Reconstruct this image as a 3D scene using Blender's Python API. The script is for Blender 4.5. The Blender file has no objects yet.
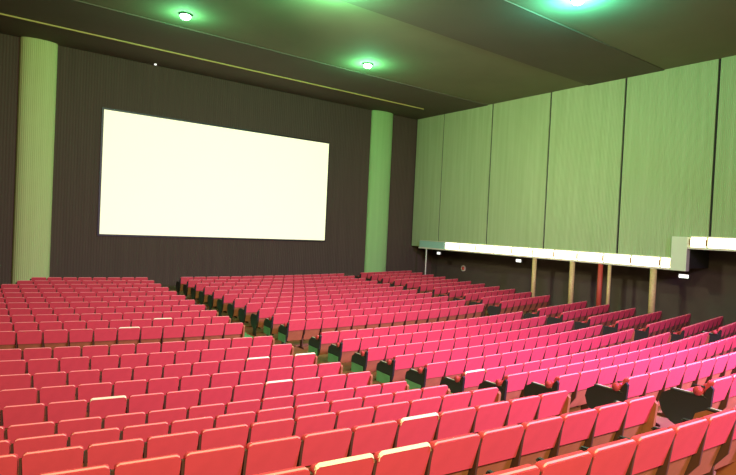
import bpy, bmesh, math, random
from mathutils import Matrix, Vector
random.seed(7)
S = bpy.context.scene
C = S.collection
PI = math.pi
Z0 = 3.5            # camera eye above the hall's floor datum

# ---------------------------------------------------------------- camera
cam_d = bpy.data.cameras.new('camera')
cam = bpy.data.objects.new('camera', cam_d); C.objects.link(cam)
cam_d.sensor_width = 36.0; cam_d.lens = 542.85/736*36.0
cam_d.clip_start = 0.05; cam_d.clip_end = 200
yaw, pit, rol = 0.6348, -0.0178, 0.0472
cy, sy = math.cos(yaw), math.sin(yaw)
fw = Vector((sy*math.cos(pit), cy*math.cos(pit), math.sin(pit)))
r0 = Vector((cy, -sy, 0)); u0 = r0.cross(fw)
rr = r0*math.cos(rol) + u0*math.sin(rol)
uu = u0*math.cos(rol) - r0*math.sin(rol)
M = Matrix(((rr.x, uu.x, -fw.x, 0), (rr.y, uu.y, -fw.y, 0), (rr.z, uu.z, -fw.z, Z0), (0, 0, 0, 1)))
cam.matrix_world = M
S.camera = cam

# ---------------------------------------------------------------- world, exposure, unseen fill lights
w = bpy.data.worlds.new('world'); S.world = w; w.use_nodes = True
w.node_tree.nodes['Background'].inputs[0].default_value = (0.6, 0.62, 0.5, 1)
w.node_tree.nodes['Background'].inputs[1].default_value = 0.05
S.view_settings.view_transform = 'Standard'; S.view_settings.look = 'None'
S.view_settings.gamma = 1.0; S.view_settings.use_curve_mapping = False
S.view_settings.exposure = 0.0

def aim(o, target):
    d = Vector(target) - o.location
    o.rotation_euler = d.to_track_quat('-Z', 'Y').to_euler()
def area(name, loc, target, size, power, col, spread=PI):
    l = bpy.data.lights.new(name, 'AREA'); l.shape = 'DISK'; l.size = size; l.energy = power; l.color = col; l.spread = spread
    o = bpy.data.objects.new(name, l); C.objects.link(o); o.location = loc; aim(o, target); return o
HALL = 0.50
area('fill_left', (0.2, -3.2, 7.8), (3, 13, 1.0), 1.6, 2900*HALL, (1.0, 0.86, 0.46))  # unseen warm fill added to light the seat backs on the left
area('fill_right', (10.5, -3.6, 7.6), (10.5, 4.0, 1.4), 1.6, 2250*HALL, (1.0, 0.52, 1.55), 1.7)  # unseen magenta fill added to tint the seats on the right
area('fill_centre', (8.0, 5.0, 9.7), (9, 17, 0.5), 1.2, 1700*HALL, (1.0, 0.84, 0.60))  # unseen fill added for the rows towards the screen
area('panel_fill', (4.0, 13.0, 8.4), (21.57, 15.0, 5.5), 1.2, 600*HALL, (1.0, 0.93, 0.68), 1.35)  # unseen wash added to brighten the green side panels

# ---------------------------------------------------------------- materials
def mat(name, col, rough=0.8, bump=0.0, bscale=200, var=0.0, vscale=3, emit=None, estr=0, metal=0, spec=0.3, sheen=0):
    m = bpy.data.materials.new(name); m.use_nodes = True
    nt = m.node_tree; b = nt.nodes['Principled BSDF']
    b.inputs['Base Color'].default_value = (*col, 1); b.inputs['Roughness'].default_value = rough
    b.inputs['Metallic'].default_value = metal; b.inputs['Specular IOR Level'].default_value = spec
    if sheen: b.inputs['Sheen Weight'].default_value = sheen
    tc = nt.nodes.new('ShaderNodeTexCoord')
    if var:
        n = nt.nodes.new('ShaderNodeTexNoise'); n.inputs['Scale'].default_value = vscale; n.inputs['Detail'].default_value = 4
        nt.links.new(tc.outputs['Object'], n.inputs['Vector'])
        mx = nt.nodes.new('ShaderNodeMix'); mx.data_type = 'RGBA'
        mx.inputs[6].default_value = (*[c*(1-var) for c in col], 1); mx.inputs[7].default_value = (*[min(1, c*(1+var)) for c in col], 1)
        nt.links.new(n.outputs['Fac'], mx.inputs[0]); nt.links.new(mx.outputs[2], b.inputs['Base Color'])
    if bump:
        n = nt.nodes.new('ShaderNodeTexNoise'); n.inputs['Scale'].default_value = bscale
        nt.links.new(tc.outputs['Object'], n.inputs['Vector'])
        bp = nt.nodes.new('ShaderNodeBump'); bp.inputs['Strength'].default_value = bump; bp.inputs['Distance'].default_value = 0.01
        nt.links.new(n.outputs['Fac'], bp.inputs['Height']); nt.links.new(bp.outputs['Normal'], b.inputs['Normal'])
    if emit:
        b.inputs['Emission Color'].default_value = (*emit, 1); b.inputs['Emission Strength'].default_value = estr
    return m

def ribbed(name, c1, c2, axis, scale, rough=0.85, bump=0.5, big=None):
    """pleated cloth: vertical ribs running along z, repeated along one axis, with slow uneven dye"""
    m = mat(name, c1, rough, spec=0.15); nt = m.node_tree; b = nt.nodes['Principled BSDF']
    tc = nt.nodes.new('ShaderNodeTexCoord')
    wv = nt.nodes.new('ShaderNodeTexWave'); wv.bands_direction = axis; wv.inputs['Scale'].default_value = scale
    wv.inputs['Distortion'].default_value = 0.6; wv.inputs['Detail'].default_value = 1; wv.inputs['Detail Scale'].default_value = 0.4
    nt.links.new(tc.outputs['Object'], wv.inputs['Vector'])
    mp = nt.nodes.new('ShaderNodeMapping'); mp.inputs['Scale'].default_value = (3, 3, 0.12)
    nt.links.new(tc.outputs['Object'], mp.inputs['Vector'])
    ns = nt.nodes.new('ShaderNodeTexNoise'); ns.inputs['Scale'].default_value = 2.0; ns.inputs['Detail'].default_value = 5
    nt.links.new(mp.outputs[0], ns.inputs['Vector'])
    mx = nt.nodes.new('ShaderNodeMix'); mx.data_type = 'RGBA'
    mx.inputs[6].default_value = (*c1, 1); mx.inputs[7].default_value = (*c2, 1)
    nt.links.new(ns.outputs['Fac'], mx.inputs[0]); nt.links.new(mx.outputs[2], b.inputs['Base Color'])
    bp = nt.nodes.new('ShaderNodeBump'); bp.inputs['Strength'].default_value = bump; bp.inputs['Distance'].default_value = 0.03
    nt.links.new(wv.outputs['Fac'], bp.inputs['Height']); nt.links.new(bp.outputs['Normal'], b.inputs['Normal'])
    return m

MT = {}
MT['red'] = mat('seat_cloth', (0.66, 0.075, 0.090), 0.85, bump=0.25, bscale=260, var=0.10, vscale=6, spec=0.2)
MT['piping_highlight'] = mat('seat_piping_highlight', (0.84, 0.30, 0.26), 0.45, spec=0.5)
MT['cream_edge'] = mat('worn_edge_highlight', (0.90, 0.78, 0.52), 0.45, var=0.1, vscale=20, spec=0.5)  # worn seat tops, with their bright highlight put into the cream
MT['shell'] = mat('seat_shell', (0.33, 0.12, 0.045), 0.55, var=0.2, vscale=14)
MT['dark'] = mat('dark_enamel', (0.022, 0.020, 0.016), 0.45, spec=0.4)
MT['leg'] = mat('brown_enamel', (0.085, 0.038, 0.022), 0.5, spec=0.3)
MT['arm_highlight'] = mat('armrest_highlight', (0.55, 0.52, 0.44), 0.35, spec=0.5)  # gleam along the armrest, painted as a pale strip
MT['tan'] = mat('floor_vinyl', (0.27, 0.125, 0.055), 0.7, bump=0.15, bscale=30, var=0.25, vscale=2.2)
MT['carpet'] = mat('green_carpet', (0.19, 0.46, 0.23), 0.95, bump=0.6, bscale=120, var=0.5, vscale=1.6, spec=0.1)
MT['front'] = ribbed('front_drape', (0.072, 0.051, 0.036), (0.102, 0.074, 0.052), 'X', 3.0, bump=0.35)
MT['sidedark'] = mat('side_wall_dark', (0.070, 0.056, 0.040), 0.85, var=0.2, vscale=2)
MT['ceil'] = mat('ceiling_plaster', (0.195, 0.195, 0.118), 0.85, bump=0.2, bscale=25, var=0.12, vscale=0.6)
MT['ceil_dark'] = mat('ceiling_band', (0.125, 0.11, 0.080), 0.85, bump=0.2, bscale=25, var=0.12, vscale=0.6)
MT['trim'] = mat('gilt_trim', (0.50, 0.42, 0.13), 0.4, emit=None)
MT['pillar'] = ribbed('pillar_cloth', (0.44, 0.53, 0.20), (0.54, 0.64, 0.27), 'X', 5.0, bump=0.3)
MT['pillar_green'] = ribbed('pillar_green_cloth', (0.27, 0.50, 0.17), (0.34, 0.60, 0.22), 'X', 5.0, bump=0.3)
MT['panel'] = ribbed('panel_cloth', (0.28, 0.39, 0.17), (0.46, 0.58, 0.30), 'Y', 5.0, bump=0.8)
MT['groove'] = mat('panel_groove', (0.02, 0.02, 0.015), 0.9)
MT['screen'] = mat('lit_screen', (0.5, 0.5, 0.42), 0.9, emit=(1.0, 0.99, 0.62), estr=0.92)
MT['trough'] = mat('trough_cream', (0.66, 0.62, 0.48), 0.6)
MT['riser'] = mat('riser_paint', (0.55, 0.62, 0.42), 0.6)
MT['trough_teal'] = mat('trough_teal', (0.30, 0.52, 0.42), 0.5)
MT['tube'] = mat('tube_light', (1, 1, 0.9), 0.4, emit=(1.0, 0.93, 0.62), estr=3.0)
MT['tubecap'] = mat('tube_cap', (0.34, 0.20, 0.07), 0.5)
MT['post'] = mat('post_paint', (0.52, 0.38, 0.16), 0.5, var=0.3, vscale=12)
MT['post_red'] = mat('post_red_paint', (0.42, 0.06, 0.035), 0.5)
MT['post_white'] = mat('post_white_paint', (0.75, 0.72, 0.6), 0.5)
MT['sign'] = mat('sign_face', (0.9, 0.9, 0.88), 0.4, emit=(1, 1, 0.95), estr=1.1)
MT['lampring'] = mat('lamp_ring', (0.05, 0.07, 0.05), 0.4, metal=0.3)
MT['lamp'] = mat('lamp_glass', (0.9, 1, 0.95), 0.3, emit=(0.70, 1.0, 0.90), estr=20)
MT['plaque'] = mat('plaque_red', (0.5, 0.09, 0.05), 0.5)
MT['pale'] = mat('pale_rim', (0.6, 0.55, 0.42), 0.5)

# ---------------------------------------------------------------- helpers
def obj(name, bm, m, parent=None, smooth=False):
    me = bpy.data.meshes.new(name); bm.to_mesh(me); bm.free()
    if smooth:
        for p in me.polygons: p.use_smooth = True
    for mm in (m if isinstance(m, (list, tuple)) else [m]): me.materials.append(mm)
    o = bpy.data.objects.new(name, me); C.objects.link(o)
    if parent: o.parent = parent
    return o
def box(bm, x0, x1, y0, y1, z0, z1, bev=0.0, seg=1, mi=0):
    vs = [bm.verts.new((x, y, z)) for z in (z0, z1) for y in (y0, y1) for x in (x0, x1)]
    fs = [bm.faces.new([vs[i] for i in f]) for f in ((0, 2, 3, 1), (4, 5, 7, 6), (0, 1, 5, 4), (2, 6, 7, 3), (0, 4, 6, 2), (1, 3, 7, 5))]
    for f in fs: f.material_index = mi
    if bev:
        es = set(e for f in fs for e in f.edges)
        bmesh.ops.bevel(bm, geom=list(es), offset=bev, segments=seg, affect='EDGES')
    return vs
def nb(): return bmesh.new()
def prism_x(bm, pts, x0, x1):
    """outline in (y,z) extruded along x"""
    a = [bm.verts.new((x0, y, z)) for y, z in pts]; b = [bm.verts.new((x1, y, z)) for y, z in pts]
    bm.faces.new(a[::-1]); bm.faces.new(b); n = len(pts)
    for i in range(n): bm.faces.new((a[i], a[(i+1) % n], b[(i+1) % n], b[i]))
    bmesh.ops.recalc_face_normals(bm, faces=bm.faces[:])
def cyl(bm, x, y, z0, z1, r, n=16, r2=None):
    r2 = r if r2 is None else r2
    a = [bm.verts.new((x+r*math.cos(2*PI*i/n), y+r*math.sin(2*PI*i/n), z0)) for i in range(n)]
    b = [bm.verts.new((x+r2*math.cos(2*PI*i/n), y+r2*math.sin(2*PI*i/n), z1)) for i in range(n)]
    bm.faces.new(a[::-1]); bm.faces.new(b)
    for i in range(n): bm.faces.new((a[i], a[(i+1) % n], b[(i+1) % n], b[i]))
def struct(name, bm, m):
    o = obj(name, bm, m); o['kind'] = 'structure'; return o
def tag(o, label, cat, group=None):
    o['label'] = label; o['category'] = cat
    if group: o['group'] = group
    return o
def empty(name, loc, rz=0):
    o = bpy.data.objects.new(name, None); C.objects.link(o); o.location = loc; o.rotation_euler = (0, 0, rz)
    o.empty_display_size = 0.2; return o

# ---------------------------------------------------------------- rows (curved towards the screen)
XC = 9.1; XBEND = 15.5      # right of the bend the rows run straight
SEAT_H = 0.85
BACK_Y = [11.27, 10.34, 9.35, 8.42, 7.48, 6.51, 5.59, 4.66, 3.63, 2.63, 1.70]
BACK_Z = [-2.61, -2.606, -2.60, -2.57, -2.516, -2.437, -2.261, -2.046, -1.807, -1.59, -1.389]
FRONT_Y = [12.95 + 0.93*i for i in range(11)]
FRONT_Z = [-2.59 + 0.23*i/10 for i in range(11)]
def row_k(y7):
    t = max(-0.3, min(1.2, (11.27-y7)/8.6)); return (1-t)/36.66 + t/59.5     # the rows flatten towards the rear
def row_y(y7, x):
    k = row_k(y7); xc = min(x, XBEND)
    return y7 + k/2*((xc-XC)**2 - (7-XC)**2) + (x-xc)*k*(XBEND-XC)
def row_rot(y7, x): return math.atan((min(x, XBEND)-XC)*row_k(y7))

XL, XR = -1.9, 23.3      # side walls
YF, YB = 24.84, -5.0
ZC = 6.63 + Z0
WX = 21.57               # plane of the green side panels
# levels from the rear to the front: (y7 of strip's rear edge, floor z)
allr = sorted([(y, z+Z0-SEAT_H) for y, z in zip(BACK_Y, BACK_Z)] + [(y, z+Z0-SEAT_H) for y, z in zip(FRONT_Y, FRONT_Z)])
levels = []
for i, (y, z) in enumerate(allr): levels.append((y-0.42, z))
levels[0] = (-1.2, levels[0][1])
levels.insert(0, (-9.0, levels[0][1] + 0.25))
def floor_mesh(x0, x1, dz, n=24, y_end=26.5, clip=None, thick=0.0):
    bm = nb(); xs = [x0 + (x1-x0)*i/n for i in range(n+1)]
    rows = []
    for k, (y, z) in enumerate(levels):
        yn = levels[k+1][0] if k+1 < len(levels) else y_end
        rows.append((y, z)); rows.append((yn, z))
    rows = [(y, z) for y, z in rows if clip is None or clip[0] <= y <= clip[1]]
    V = [[bm.verts.new((x, row_y(y, x), z+dz)) for x in xs] for y, z in rows]
    for a, b in zip(V, V[1:]):
        for i in range(n): bm.faces.new((a[i], a[i+1], b[i+1], b[i]))
    return bm
struct('floor', floor_mesh(XL-0.3, XR+0.3, 0.0), MT['tan'])
c1 = obj('carpet_runner', floor_mesh(5.95, 6.88, 0.010, 6, 22.9, (0.0, 40)), MT['carpet'])
tag(c1, 'green carpet runner down the left aisle, between the left and middle seat blocks', 'carpet', 'green aisle carpets')
c2 = obj('carpet_runner', floor_mesh(15.52, 16.38, 0.010, 6, 22.9, (0.0, 40)), MT['carpet'])
tag(c2, 'green carpet runner down the right aisle, between the middle and right seat blocks', 'carpet', 'green aisle carpets')

for k, nm in zip(range(2, 9), ('nearest the camera', 'second up from the camera', 'third from the camera', 'fourth from the camera', 'fifth from the camera', 'sixth from the camera', 'seventh from the camera')):
    y, z = levels[k][0], levels[k-1][1]; bm = nb()
    ys = row_y(y, 6.45)
    box(bm, -0.43, 0.43, -0.10, 0.012, 0.011, 0.024, 0.004)
    o = obj('step_nosing', bm, MT['cream_edge']); o.location = (6.45, ys, z); o.rotation_euler = (0, 0, row_rot(y, 6.45))
    tag(o, 'worn cream step edge in the left aisle, ' + nm, 'step edge', 'cream step edges in the left aisle')

# ---------------------------------------------------------------- shell of the hall
def wall(name, x0, x1, y0, y1, z0, z1, m):
    bm = nb(); box(bm, x0, x1, y0, y1, z0, z1); return struct(name, bm, m)
wall('wall_front', XL-0.3, XR+0.3, YF, YF+0.3, -0.8, ZC+0.6, MT['front'])
wall('wall_left', XL-0.3, XL, YB, YF, -0.8, ZC+0.6, MT['sidedark'])
wall('wall_back', XL-0.3, XR+0.3, YB-0.3, YB, -0.8, ZC+0.6, MT['sidedark'])
wall('wall_right', XR, XR+0.3, YB, YF, -0.8, ZC+0.6, MT['sidedark'])      # behind the side walkway
# upper right wall carrying the panels; its lower edge steps up towards the rear
bm = nb()
YS = 9.15
box(bm, WX, XR, YS, YF, Z0-0.95, ZC+0.3); box(bm, WX, XR, YB, YS, Z0-0.12, ZC+0.3)
struct('wall_upper_right', bm, MT['groove'])
# ceiling: flat, with two slightly dropped bands across the hall
bm = nb(); box(bm, XL-0.3, XR+0.3, YB-0.3, 22.3, ZC+0.035, ZC+0.4); struct('ceiling', bm, MT['ceil'])
bm = nb(); box(bm, XL-0.3, XR+0.3, 22.3, YF+0.3, ZC-0.0, ZC+0.4); struct('ceiling_screen_end', bm, MT['ceil_dark'])
bm = nb(); box(bm, XL, WX, 19.3, 22.3, ZC, ZC+0.035); box(bm, XL, WX, 10.4, 13.6, ZC, ZC+0.035); 
struct('ceiling_drop_band', bm, MT['ceil_dark'])
bm = nb(); box(bm, XL, 19.8, 22.30, 22.36, ZC-0.05, ZC+0.0, 0.008); struct('trim_1', bm, MT['trim'])

# ---------------------------------------------------------------- screen and pillars
t = empty('cinema_screen', (9.875, YF-0.06, Z0+1.80)); tag(t, 'huge blank white cinema screen hung on the dark front wall', 'screen')
bm = nb(); nx = 16
for k in range(nx):
    pass
x0, x1, za, zb = -5.485, 5.485, -2.58, 2.58
V = []
for z in (za, zb):
    V.append([bm.verts.new((x0+(x1-x0)*i/nx, -0.02, z)) for i in range(nx+1)])
for i in range(nx): bm.faces.new((V[0][i], V[0][i+1], V[1][i+1], V[1][i]))
r = bmesh.ops.extrude_face_region(bm, geom=bm.faces[:]); bmesh.ops.translate(bm, verts=[v for v in r['geom'] if isinstance(v, bmesh.types.BMVert)], vec=(0, 0.02, 0))
bmesh.ops.recalc_face_normals(bm, faces=bm.faces[:])
obj('picture_sheet', bm, MT['screen'], t)
bm = nb()
box(bm, x0-0.08, x1+0.08, 0.0, 0.055, zb, zb+0.08); box(bm, x0-0.08, x1+0.08, 0.0, 0.055, za-0.08, za)
box(bm, x0-0.08, x0, 0.0, 0.055, za, zb); box(bm, x1, x1+0.08, 0.0, 0.055, za, zb)
obj('screen_frame', bm, MT['dark'], t)

def pillar(xa, xb, label, pm):
    w2 = (xb-xa)/2; n = 14
    zf = Z0-3.3+0.08; h = ZC-zf
    o = empty('pillar', ((xa+xb)/2, YF, zf)); tag(o, label, 'pillar', 'green cloth pillars beside the screen')
    bm = nb(); P = []
    for i in range(n+1):
        a = PI*i/n; P.append((-w2*math.cos(a), -0.34*math.sin(a)**0.8 if math.sin(a) > 1e-6 else 0.0))
    nz = 12
    L = [[bm.verts.new((x, y, 0.12+(h-0.12)*k/nz)) for x, y in P] for k in range(nz+1)]
    for k in range(nz):
        for i in range(n): bm.faces.new((L[k][i], L[k][i+1], L[k+1][i+1], L[k+1][i]))
    obj('pillar_shaft', bm, MT[pm], o, True)
    bm = nb(); a = [bm.verts.new((x*1.05, y*1.1, -0.3)) for x, y in P]; b = [bm.verts.new((x*1.05, y*1.1, 0.12)) for x, y in P]
    for i in range(n): bm.faces.new((a[i], a[i+1], b[i+1], b[i]))
    bm.faces.new(b); obj('pillar_base', bm, MT['dark'], o)
pillar(1.39, 2.65, 'tall yellow-green cloth-covered pillar left of the cinema screen', 'pillar')
pillar(18.14, 19.63, 'tall green cloth-covered pillar right of the cinema screen, near the side panels', 'pillar_green')

# ---------------------------------------------------------------- right side: green panels
seams = [24.80, 22.50, 18.94, 15.47, 11.91, 8.47, 5.0, 1.5]
names = ['narrow green ribbed wall panel in the corner nearest the screen',
         'green ribbed wall panel second from the screen end of the side wall',
         'green ribbed wall panel third from the screen end of the side wall',
         'green ribbed wall panel fourth from the screen end of the side wall',
         'wide green ribbed wall panel directly before the step of the light trough',
         'green ribbed wall panel at the right edge, above the raised light trough',
         'green ribbed wall panel furthest from the screen']
for k in range(5):
    pass
for k in range(7):
    ya, yb = seams[k+1]+0.045, seams[k]-0.045
    zb_ = Z0-0.95 if k < 4 else (Z0-0.10)
    bm = nb(); zt = ZC+0.03
    if k == 4:                                   # this one is cut around the trough's step
        pts = [(yb, Z0-0.95), (YS+0.02, Z0-0.95), (YS+0.02, Z0-0.10), (ya, Z0-0.10), (ya, zt), (yb, zt)]
    else:
        pts = [(yb, zb_), (ya, zb_), (ya, zt), (yb, zt)]
    prism_x(bm, pts, WX-0.05, WX+0.002)
    o = obj('wall_panel', bm, MT['panel'])
    tag(o, names[k], 'wall panel', 'green ribbed panels on the right wall')

# light trough under the panels
def trough(name, ya, yb, zb, label):
    o = empty(name, (WX-0.055, (ya+yb)/2, zb)); tag(o, label, 'light trough'); h = (yb-ya)/2
    bm = nb(); box(bm, -0.20, 0.0, -h, h, 0.0, 0.045, 0.006); obj('trough_shelf', bm, MT['trough'], o)
    bm = nb(); box(bm, -0.20, -0.17, -h, h, 0.045, 0.075, 0.004); box(bm, -0.10, 0.0, -h, h, 0.455, 0.48, 0.004); obj('trough_lip', bm, MT['trough'], o)
    return o
ZB = Z0-1.05
trough('light_trough', 9.66, 23.9, ZB, 'long low light trough running under the green side panels towards the screen')
trough('light_trough', 4.0, 9.10, Z0-0.22, 'raised light trough under the green panels at the right edge')
o = empty('trough_riser', (WX-0.055, 9.38, ZB)); tag(o, 'pale green upright box joining the low and raised light troughs', 'light trough')
bm = nb(); box(bm, -0.26, 0.0, -0.28, 0.28, 0.0, 1.27, 0.01); obj('riser_box', bm, MT['riser'], o)
bm = nb(); box(bm, -0.165, -0.02, 21.82, 23.88, ZB+0.05, ZB+0.44, 0.01)
for v in bm.verts: v.co.x += WX-0.055
tag(obj('unlit_lamp_cover', bm, MT['trough_teal']), 'unlit teal lamp cover at the screen end of the light trough', 'lamp cover')
bounds = [21.79 - 1.165*i for i in range(0, 11)]
bounds = [21.79, 20.65, 19.51, 18.33, 17.16, 15.96, 14.79, 13.62, 12.42, 11.24, 10.10, 9.68]
def tube(ya, yb, z, label):
    o = empty('tube_lamp', (WX-0.145, (ya+yb)/2, z)); tag(o, label, 'lamp', 'glowing tube lamps in the light trough'); h = (ya-yb)/2
    bm = nb(); g = 0.042
    n = 14; P = []
    for i in range(n): a = 2*PI*i/n; P.append((0.065*math.cos(a), 0.20+0.20*math.sin(a)))
    a = [bm.verts.new((x, -h+g, zz)) for x, zz in P]; b = [bm.verts.new((x, h-g, zz)) for x, zz in P]
    bm.faces.new(a); bm.faces.new(b[::-1])
    for i in range(n): bm.faces.new((a[i], b[i], b[(i+1) % n], a[(i+1) % n]))
    bmesh.ops.recalc_face_normals(bm, faces=bm.faces[:])
    obj('lamp_diffuser', bm, MT['tube'], o, True)
    for s in (-1, 1):
        bm = nb(); ya_, yb_ = sorted((s*(h-g), s*(h-0.006))); box(bm, -0.05, 0.07, ya_, yb_, 0.08, 0.32, 0.004)
        obj('end_cap', bm, MT['tubecap'], o)
ords = ['first', 'second', 'third', 'fourth', 'fifth', 'sixth', 'seventh', 'eighth', 'ninth', 'tenth', 'eleventh', 'twelfth', 'thirteenth', 'fourteenth', 'fifteenth', 'sixteenth', 'seventeenth']
for k in range(11):
    lab = '%s glowing cream tube lamp in the low trough, counted from the screen end' % ords[k] if k < 10 else 'short glowing tube lamp in the low trough, against the pale riser'
    tube(bounds[k], bounds[k+1], ZB+0.048, lab)
for k, (a, b) in enumerate([(9.08, 8.50), (8.50, 7.36), (7.36, 6.2)]):
    tube(a, b, Z0-0.22+0.048, ['short glowing tube lamp in the raised trough, beside the riser', 'long glowing tube lamp in the raised trough at the right edge',
                               'glowing tube lamp in the raised trough furthest from the screen'][k])
# posts under the trough
def fz(x, y):
    """floor level at a place"""
    y7 = y
    for _ in range(20): y7 += y-row_y(y7, x)
    z = levels[0][1]
    for yy, zz in levels:
        if y7 >= yy: z = zz
    return z
posts = [(23.30, 0.035, 'post_white', 'thin white post under the light trough at the screen end'),
         (15.82, 0.10, 'post', 'cream-gold post under the light trough, the first after the long gap from the screen'),
         (13.84, 0.11, 'post', 'cream-gold post under the light trough, between two other gold posts'),
         (12.52, 0.10, 'post_red', 'dark red post under the light trough beside a gold post'),
         (12.12, 0.07, 'post', 'slim cream-gold post under the trough right beside the red post'),
         (10.33, 0.12, 'post', 'thick cream-gold post under the trough nearest the step')]
for y, r_, mn, lab in posts:
    z = fz(WX, y)
    o = empty('post', (WX-0.16, y, z)); tag(o, lab, 'post', 'posts under the light trough')
    bm = nb(); cyl(bm, 0, 0, 0.06, ZB-z, r_, 18); obj('post_shaft', bm, MT[mn], o, True)
    bm = nb(); cyl(bm, 0, 0, 0, 0.06, r_*1.5, 18, r_*1.3); obj('post_foot', bm, MT['dark'], o)
# small fittings under the trough
for y, w_, lab in ((22.34, 0.13, 'small white lit sign box under the trough near the screen end'),
                   (16.79, 0.15, 'small white lit sign box under the middle of the light trough'),
                   (9.25, 0.17, 'small white lit sign box under the step of the light trough')):
    o = empty('sign_box', (WX-0.05, y, ZB)); tag(o, lab, 'sign', 'small white sign boxes under the trough')
    bm = nb(); box(bm, -0.05, 0.05, -w_-0.02, w_+0.02, -0.28, -0.11, 0.01); box(bm, -0.01, 0.01, -0.02, 0.02, -0.115, 0.0); obj('sign_housing', bm, MT['dark'], o)
    bm = nb(); box(bm, -0.056, -0.049, -w_, w_, -0.26, -0.13); obj('sign_face', bm, MT['sign'], o)
o = empty('wall_bell', (XR, 22.1, Z0-2.1)); tag(o, 'small round red fitting with a pale rim on the dark wall behind the side walkway', 'wall fitting')
bm = nb(); cyl(bm, 0, 0, 0.0, 0.05, 0.17, 20); bmesh.ops.rotate(bm, verts=bm.verts[:], cent=(0, 0, 0), matrix=Matrix.Rotation(-PI/2, 3, 'Y')); obj('rim', bm, MT['pale'], o)
bm = nb(); cyl(bm, 0, 0, 0.05, 0.10, 0.11, 20, 0.06); bmesh.ops.rotate(bm, verts=bm.verts[:], cent=(0, 0, 0), matrix=Matrix.Rotation(-PI/2, 3, 'Y')); obj('bell_dome', bm, MT['plaque'], o)

# ---------------------------------------------------------------- ceiling lamps
def downlight(x, y, label, glow, gc=(0.18, 1.0, 0.42), zc=ZC+0.035):
    o = empty('ceiling_lamp', (x, y, zc)); tag(o, label, 'ceiling lamp', 'green-tinged ceiling lamps')
    bm = nb(); cyl(bm, 0, 0, -0.05, 0.0, 0.20, 24, 0.23); obj('lamp_housing', bm, MT['lampring'], o, True)
    bm = nb(); bmesh.ops.create_uvsphere(bm, u_segments=20, v_segments=10, radius=0.17)
    for v in bm.verts: v.co.z = v.co.z*0.7-0.06
    obj('lamp_glass', bm, MT['lamp'], o, True)
    l = bpy.data.lights.new('lamp_glow', 'POINT'); l.energy = glow; l.color = gc; l.shadow_soft_size = 0.18
    lo = bpy.data.objects.new('lamp_glow', l); C.objects.link(lo); lo.parent = o; lo.location = (0, 0, -0.42)
downlight(5.5, 18.05, 'glowing green-white ceiling lamp above the left of the screen', 110)
downlight(12.9, 18.1, 'glowing green-white ceiling lamp above the right end of the screen', 210)
downlight(13.5, 9.0, 'large cyan-green glowing ceiling lamp at the top edge, over the middle rows', 600, (0.12, 1.0, 0.72))
downlight(8.0, 12.9, 'added unseen green-white ceiling lamp above the middle of the seats, between the others', 1000)  # out-of-view lamp added to spread a green glow over the ceiling
bm = nb(); cyl(bm, 0, 0, -0.05, 0.0, 0.05, 12)
for v in bm.verts: v.co += Vector((6.3, 24.6, ZC))
tag(obj('pilot_lamp', bm, MT['sign']), 'tiny white pilot lamp high above the upper left corner of the screen', 'lamp')

# ---------------------------------------------------------------- theatre seats
PW = 0.50
def back_pts(w, z0, z1, rc):
    """rounded-top outline in (x,z)"""
    P = [(-w*0.97, z0), (w*0.97, z0)]
    for i in range(6): a = PI/2*i/5; P.append((w-rc+rc*math.cos(a), z1-rc+rc*math.sin(a)))
    for i in range(6): a = PI/2+PI/2*i/5; P.append((-w+rc+rc*math.cos(a), z1-rc+rc*math.sin(a)))
    return P
def lean(z): return 0.115*(0.85-z)/0.40           # back top at y=0, foot of the back further forward
def plate(w, z0, z1, rc, ya, yb, bulge=0.0):
    bm = nb(); P = back_pts(w, z0, z1, rc)
    a = [bm.verts.new((x, ya+lean(z), z)) for x, z in P]; b = [bm.verts.new((x, yb+lean(z), z)) for x, z in P]
    n = len(P); fa = bm.faces.new(a); fb = bm.faces.new(b[::-1])
    for i in range(n): bm.faces.new((a[i], b[i], b[(i+1) % n], a[(i+1) % n]))
    if bulge:
        for f, s in ((fa, -1), (fb, 1)):
            r = bmesh.ops.inset_region(bm, faces=[f], thickness=0.022)
            for v in f.verts: v.co.y += s*bulge
    bmesh.ops.recalc_face_normals(bm, faces=bm.faces[:]); return bm
HW = PW/2-0.013
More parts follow.
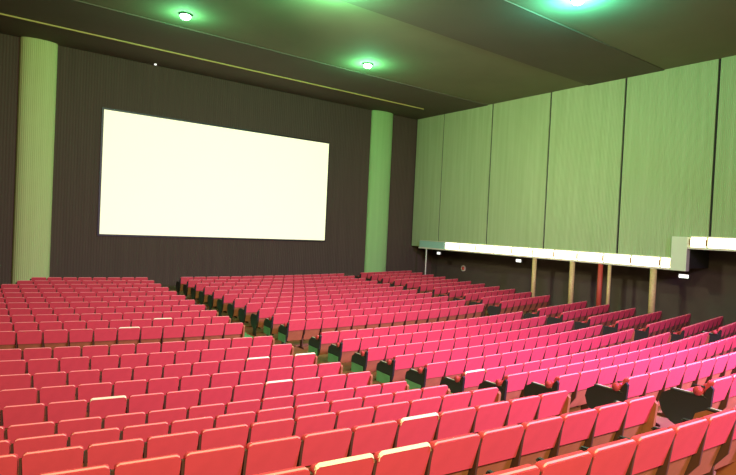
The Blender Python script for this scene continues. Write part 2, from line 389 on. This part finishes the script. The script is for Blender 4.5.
def build_seat(edge='piping_highlight'):
    r = empty('theatre_seat', (0, 0, 0))
    b = obj('backrest', plate(HW, 0.545, 0.838, 0.035, 0.0, 0.065, 0.010), MT['red'], r)
    # trim along the top edge, paler to stand in for its highlight
    bm = nb(); ww = 0.010 if edge == 'piping_highlight' else 0.022
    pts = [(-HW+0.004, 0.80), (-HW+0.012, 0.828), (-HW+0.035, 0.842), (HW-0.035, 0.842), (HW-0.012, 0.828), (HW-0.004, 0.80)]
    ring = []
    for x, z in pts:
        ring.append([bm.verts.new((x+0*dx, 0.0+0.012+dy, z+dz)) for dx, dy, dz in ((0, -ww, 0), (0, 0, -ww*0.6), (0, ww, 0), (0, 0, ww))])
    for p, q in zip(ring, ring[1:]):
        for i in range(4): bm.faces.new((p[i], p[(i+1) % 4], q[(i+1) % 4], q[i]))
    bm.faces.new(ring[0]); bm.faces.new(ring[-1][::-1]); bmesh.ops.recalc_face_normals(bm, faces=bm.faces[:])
    e = obj('top_edge_highlight', bm, MT[edge], b)
    if edge != 'piping_highlight': e['label'] = 'worn cream top edge with painted highlight'
    obj('back_shell', plate(HW*0.95, 0.25, 0.55, 0.02, 0.012, 0.045), MT['shell'], r)
    # tipped-up seat pad
    bm = nb(); box(bm, -HW+0.03, HW-0.03, -0.045, 0.045, 0.0, 0.36, 0.028, 2)
    bmesh.ops.rotate(bm, verts=bm.verts[:], cent=(0, 0, 0), matrix=Matrix.Rotation(0.28, 3, 'X').inverted())
    for v in bm.verts: v.co += Vector((0, 0.25, 0.30))
    pad = obj('seat', bm, MT['red'], r)
    bm = nb(); cyl(bm, 0, 0, -HW+0.01, HW-0.01, 0.016, 8); bmesh.ops.rotate(bm, verts=bm.verts[:], cent=(0, 0, 0), matrix=Matrix.Rotation(PI/2, 3, 'Y'))
    for v in bm.verts: v.co += Vector((0, 0.255, 0.29))
    obj('hinge_bar', bm, MT['dark'], r)
    return r
STD = [(0.08, 0.0), (0.40, 0.0), (0.40, 0.03), (0.30, 0.05), (0.29, 0.40), (0.44, 0.54), (0.44, 0.60), (0.075, 0.62), (0.045, 0.80), (0.012, 0.80), (0.06, 0.45), (0.17, 0.30), (0.17, 0.05), (0.08, 0.03)]
def standard_mesh(x):
    bm = nb(); prism_x(bm, STD, x-0.011, x+0.011); return bm
def arm_mesh(x):
    bm = nb(); box(bm, x-0.026, x+0.026, 0.17, 0.46, 0.60, 0.633, 0.012, 2)
    for v in bm.verts: v.co.z += 0.03*(0.46-v.co.y)/0.4*0.6
    return bm
ENDP = [(0.16, 0.0), (0.36, 0.0), (0.34, 0.20), (0.46, 0.25), (0.56, 0.34), (0.60, 0.46), (0.57, 0.57), (0.47, 0.63), (0.10, 0.63), (0.06, 0.74), (0.02, 0.79), (-0.01, 0.76), (0.02, 0.45), (0.08, 0.28), (0.18, 0.20)]
def add_side(r, sx):
    obj('leg', standard_mesh(sx*(PW/2)), MT['leg'], r); a = obj('armrest', arm_mesh(sx*(PW/2)), MT['dark'], r); return a
def add_end(r, sx, kick=False):
    x = sx*(PW/2+0.008); bm = nb(); prism_x(bm, ENDP, x-0.02, x+0.02)
    e = obj('end_panel', bm, MT['dark' if sx < 0 else 'shell'], r); e['label'] = 'dark aisle-side end panel' if sx < 0 else 'tan aisle-side end panel'
    if kick:
        bm = nb(); box(bm, x-0.034, x-0.021, 0.10, 0.56, 0.22, 0.43, 0.004)
        q = obj('kick_panel', bm, MT['carpet'], e); q['label'] = 'green lower panel'
    bm = nb(); box(bm, x-0.03, x+0.03, 0.05, 0.47, 0.632, 0.655, 0.008)
    c = obj('armrest', bm, MT['dark'], r)
    bm = nb(); box(bm, x-0.012, x+0.012, 0.08, 0.44, 0.654, 0.662, 0.002); k = obj('arm_highlight_strip', bm, MT['arm_highlight'], c); k['label'] = 'painted highlight along the armrest'
    bm = nb(); cyl(bm, 0, 0, -0.025, 0.025, 0.055, 14)
    bmesh.ops.rotate(bm, verts=bm.verts[:], cent=(0, 0, 0), matrix=Matrix.Rotation(PI/2, 3, 'Y'))
    for v in bm.verts: v.co += Vector((x+sx*0.012, 0.15, 0.70))
    k = obj('side_bolster', bm, MT['red'], r, True); k['label'] = 'round pink bolster end above the armrest'
def children(o): return [c for c in bpy.data.objects if c.parent == o]
kinds = {}
def proto(edge, left_end, right_end, kick):
    k = (edge, left_end, right_end, kick)
    if k not in kinds:
        r = build_seat(edge)
        if left_end: add_end(r, -1, kick)
        else: add_side(r, -1)
        if right_end: add_end(r, 1)
        tree = [(c, children(c)) for c in children(r)]
        kinds[k] = [r, tree, False]
    return kinds[k]
def place_seat(k, loc, rz, sx=1.0):
    rec = proto(*k); r, tree, used = rec
    if not used:
        rec[2] = True; o = r
    else:
        o = r.copy(); C.objects.link(o)
        for c, gs in tree:
            d = c.copy(); C.objects.link(d); d.parent = o
            for g in gs: e = g.copy(); C.objects.link(e); e.parent = d
    o.location = loc; o.rotation_euler = (0, 0, rz); o.scale = (sx, 1, 1); return o

BLOCK_W = {'left': 0.489, 'middle': 0.525, 'right': 0.53}
spots = []     # block, row side, row no, count from aisle, x, y, z, rz, leftend, rightend
def add_row(y7, ztop, side, rn, nl, nm, nr):
    z = ztop+Z0-SEAT_H
    def put(xs, block, counts):
        for i, (x, c) in enumerate(zip(xs, counts)):
            spots.append((block, side, rn, c, x, row_y(y7, x), z, row_rot(y7, x), i == 0, i == len(xs)-1))
    p = 0.489
    put([5.78-p*(nl-i-0.5) for i in range(nl)], 'left', [nl-1-i for i in range(nl)])
    put([7.02+0.525*(i+0.5) for i in range(nm)], 'middle', list(range(nm)))
    put([16.62+0.53*(i+0.5) for i in range(nr)], 'right', list(range(nr)))
for i, (y, z) in enumerate(zip(BACK_Y, BACK_Z)):
    add_row(y, z, 'behind', i, 11 if i < 4 else 13, 16, 8)
for i, (y, z) in enumerate(zip(FRONT_Y, FRONT_Z)):
    add_row(y, z, 'before', i, {10: 8, 9: 9, 8: 10, 7: 11}.get(i, 13), 16, 8)

def project(x, y, z):
    P = Vector((x, y, z-Z0)); d = P.dot(fw)
    if d < 0.2: return None
    return 368+542.85*P.dot(rr)/d, 237.5-542.85*P.dot(uu)/d, d
vis = []
for s in spots:
    q = project(s[4], s[5], s[6]+0.78)
    if q is None: continue
    m = 0.30*542.85/q[2]
    if -m < q[0] < 736+m and -m < q[1] < 475+m: vis.append((q[2], s))
vis.sort(key=lambda a: a[0])
near, far = vis[:300], vis[300:]
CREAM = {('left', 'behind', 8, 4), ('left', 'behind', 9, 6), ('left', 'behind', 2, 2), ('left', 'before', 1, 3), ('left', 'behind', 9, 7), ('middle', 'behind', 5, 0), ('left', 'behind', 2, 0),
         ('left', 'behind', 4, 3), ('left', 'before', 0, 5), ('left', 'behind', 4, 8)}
def lab(s):
    block, side, rn, c = s[:4]
    tone = {'left': 'salmon-red', 'middle': 'rose-pink', 'right': 'crimson'}[block]
    where = {'left': 'left of the left aisle', 'middle': 'right of the left aisle', 'right': 'right of the right aisle'}[block]
    rowt = '%s row %s the cross aisle' % (ords[rn], 'behind' if side == 'behind' else 'before')
    return '%s seat, %s one %s, %s' % (tone, ords[c], where, rowt)
for d, s in near:
    block, side, rn, c, x, y, z, rz, le, re_ = s
    edge = 'cream_edge' if (block, side, rn, c) in CREAM else 'piping_highlight'
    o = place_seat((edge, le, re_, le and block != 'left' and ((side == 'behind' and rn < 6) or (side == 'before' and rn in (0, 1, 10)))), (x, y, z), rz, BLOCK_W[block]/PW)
    tag(o, ('cream-edged ' if edge != 'piping_highlight' else '') + lab(s), 'seat', 'red folding theatre seats')
# the seats beyond the nearest 300: one object
src = {}
dg = None
bm = nb()
def add_geo(bm, builder, mi, T):
    b2 = builder; n0 = len(bm.verts)
    mp = {}
    for v in b2.verts: mp[v] = bm.verts.new(T @ v.co)
    for f in b2.faces:
        try: nf = bm.faces.new([mp[v] for v in f.verts]); nf.material_index = mi
        except ValueError: pass
g_back = plate(HW, 0.545, 0.838, 0.035, 0.0, 0.065, 0.010)
g_shell = plate(HW*0.95, 0.25, 0.55, 0.02, 0.012, 0.045)
g_highlight = nb(); box(g_highlight, -HW+0.03, HW-0.03, 0.002, 0.022, 0.832, 0.850)
g_seat = nb(); box(g_seat, -HW+0.03, HW-0.03, 0.21, 0.30, 0.30, 0.65)
g_std = standard_mesh(-PW/2); g_arm = nb(); box(g_arm, -PW/2-0.026, -PW/2+0.026, 0.17, 0.46, 0.59, 0.625)
g_end = nb(); prism_x(g_end, ENDP, -PW/2-0.03, -PW/2+0.01)
g_end2 = nb(); prism_x(g_end2, ENDP, PW/2-0.01, PW/2+0.03)
for d, s in far:
    block, side, rn, c, x, y, z, rz, le, re_ = s
    T = Matrix.Translation((x, y, z)) @ Matrix.Rotation(rz, 4, 'Z') @ Matrix.Diagonal((BLOCK_W[block]/PW, 1, 1, 1))
    add_geo(bm, g_back, 0, T); add_geo(bm, g_shell, 2, T); add_geo(bm, g_highlight, 1, T); add_geo(bm, g_seat, 0, T)
    add_geo(bm, g_end if le else g_std, 4 if le else 3, T); add_geo(bm, g_arm, 4, T)
    if re_: add_geo(bm, g_end2, 3, T)
for g in (g_back, g_shell, g_highlight, g_seat, g_std, g_arm, g_end, g_end2): g.free()
o = obj('theatre_seats', bm, [MT['red'], MT['piping_highlight'], MT['shell'], MT['leg'], MT['dark']])
tag(o, 'the further rows of red folding theatre seats reaching to the screen', 'seats'); o['kind'] = 'stuff'
print('seats in view', len(vis), 'individual', len(near), 'kinds', len(kinds))
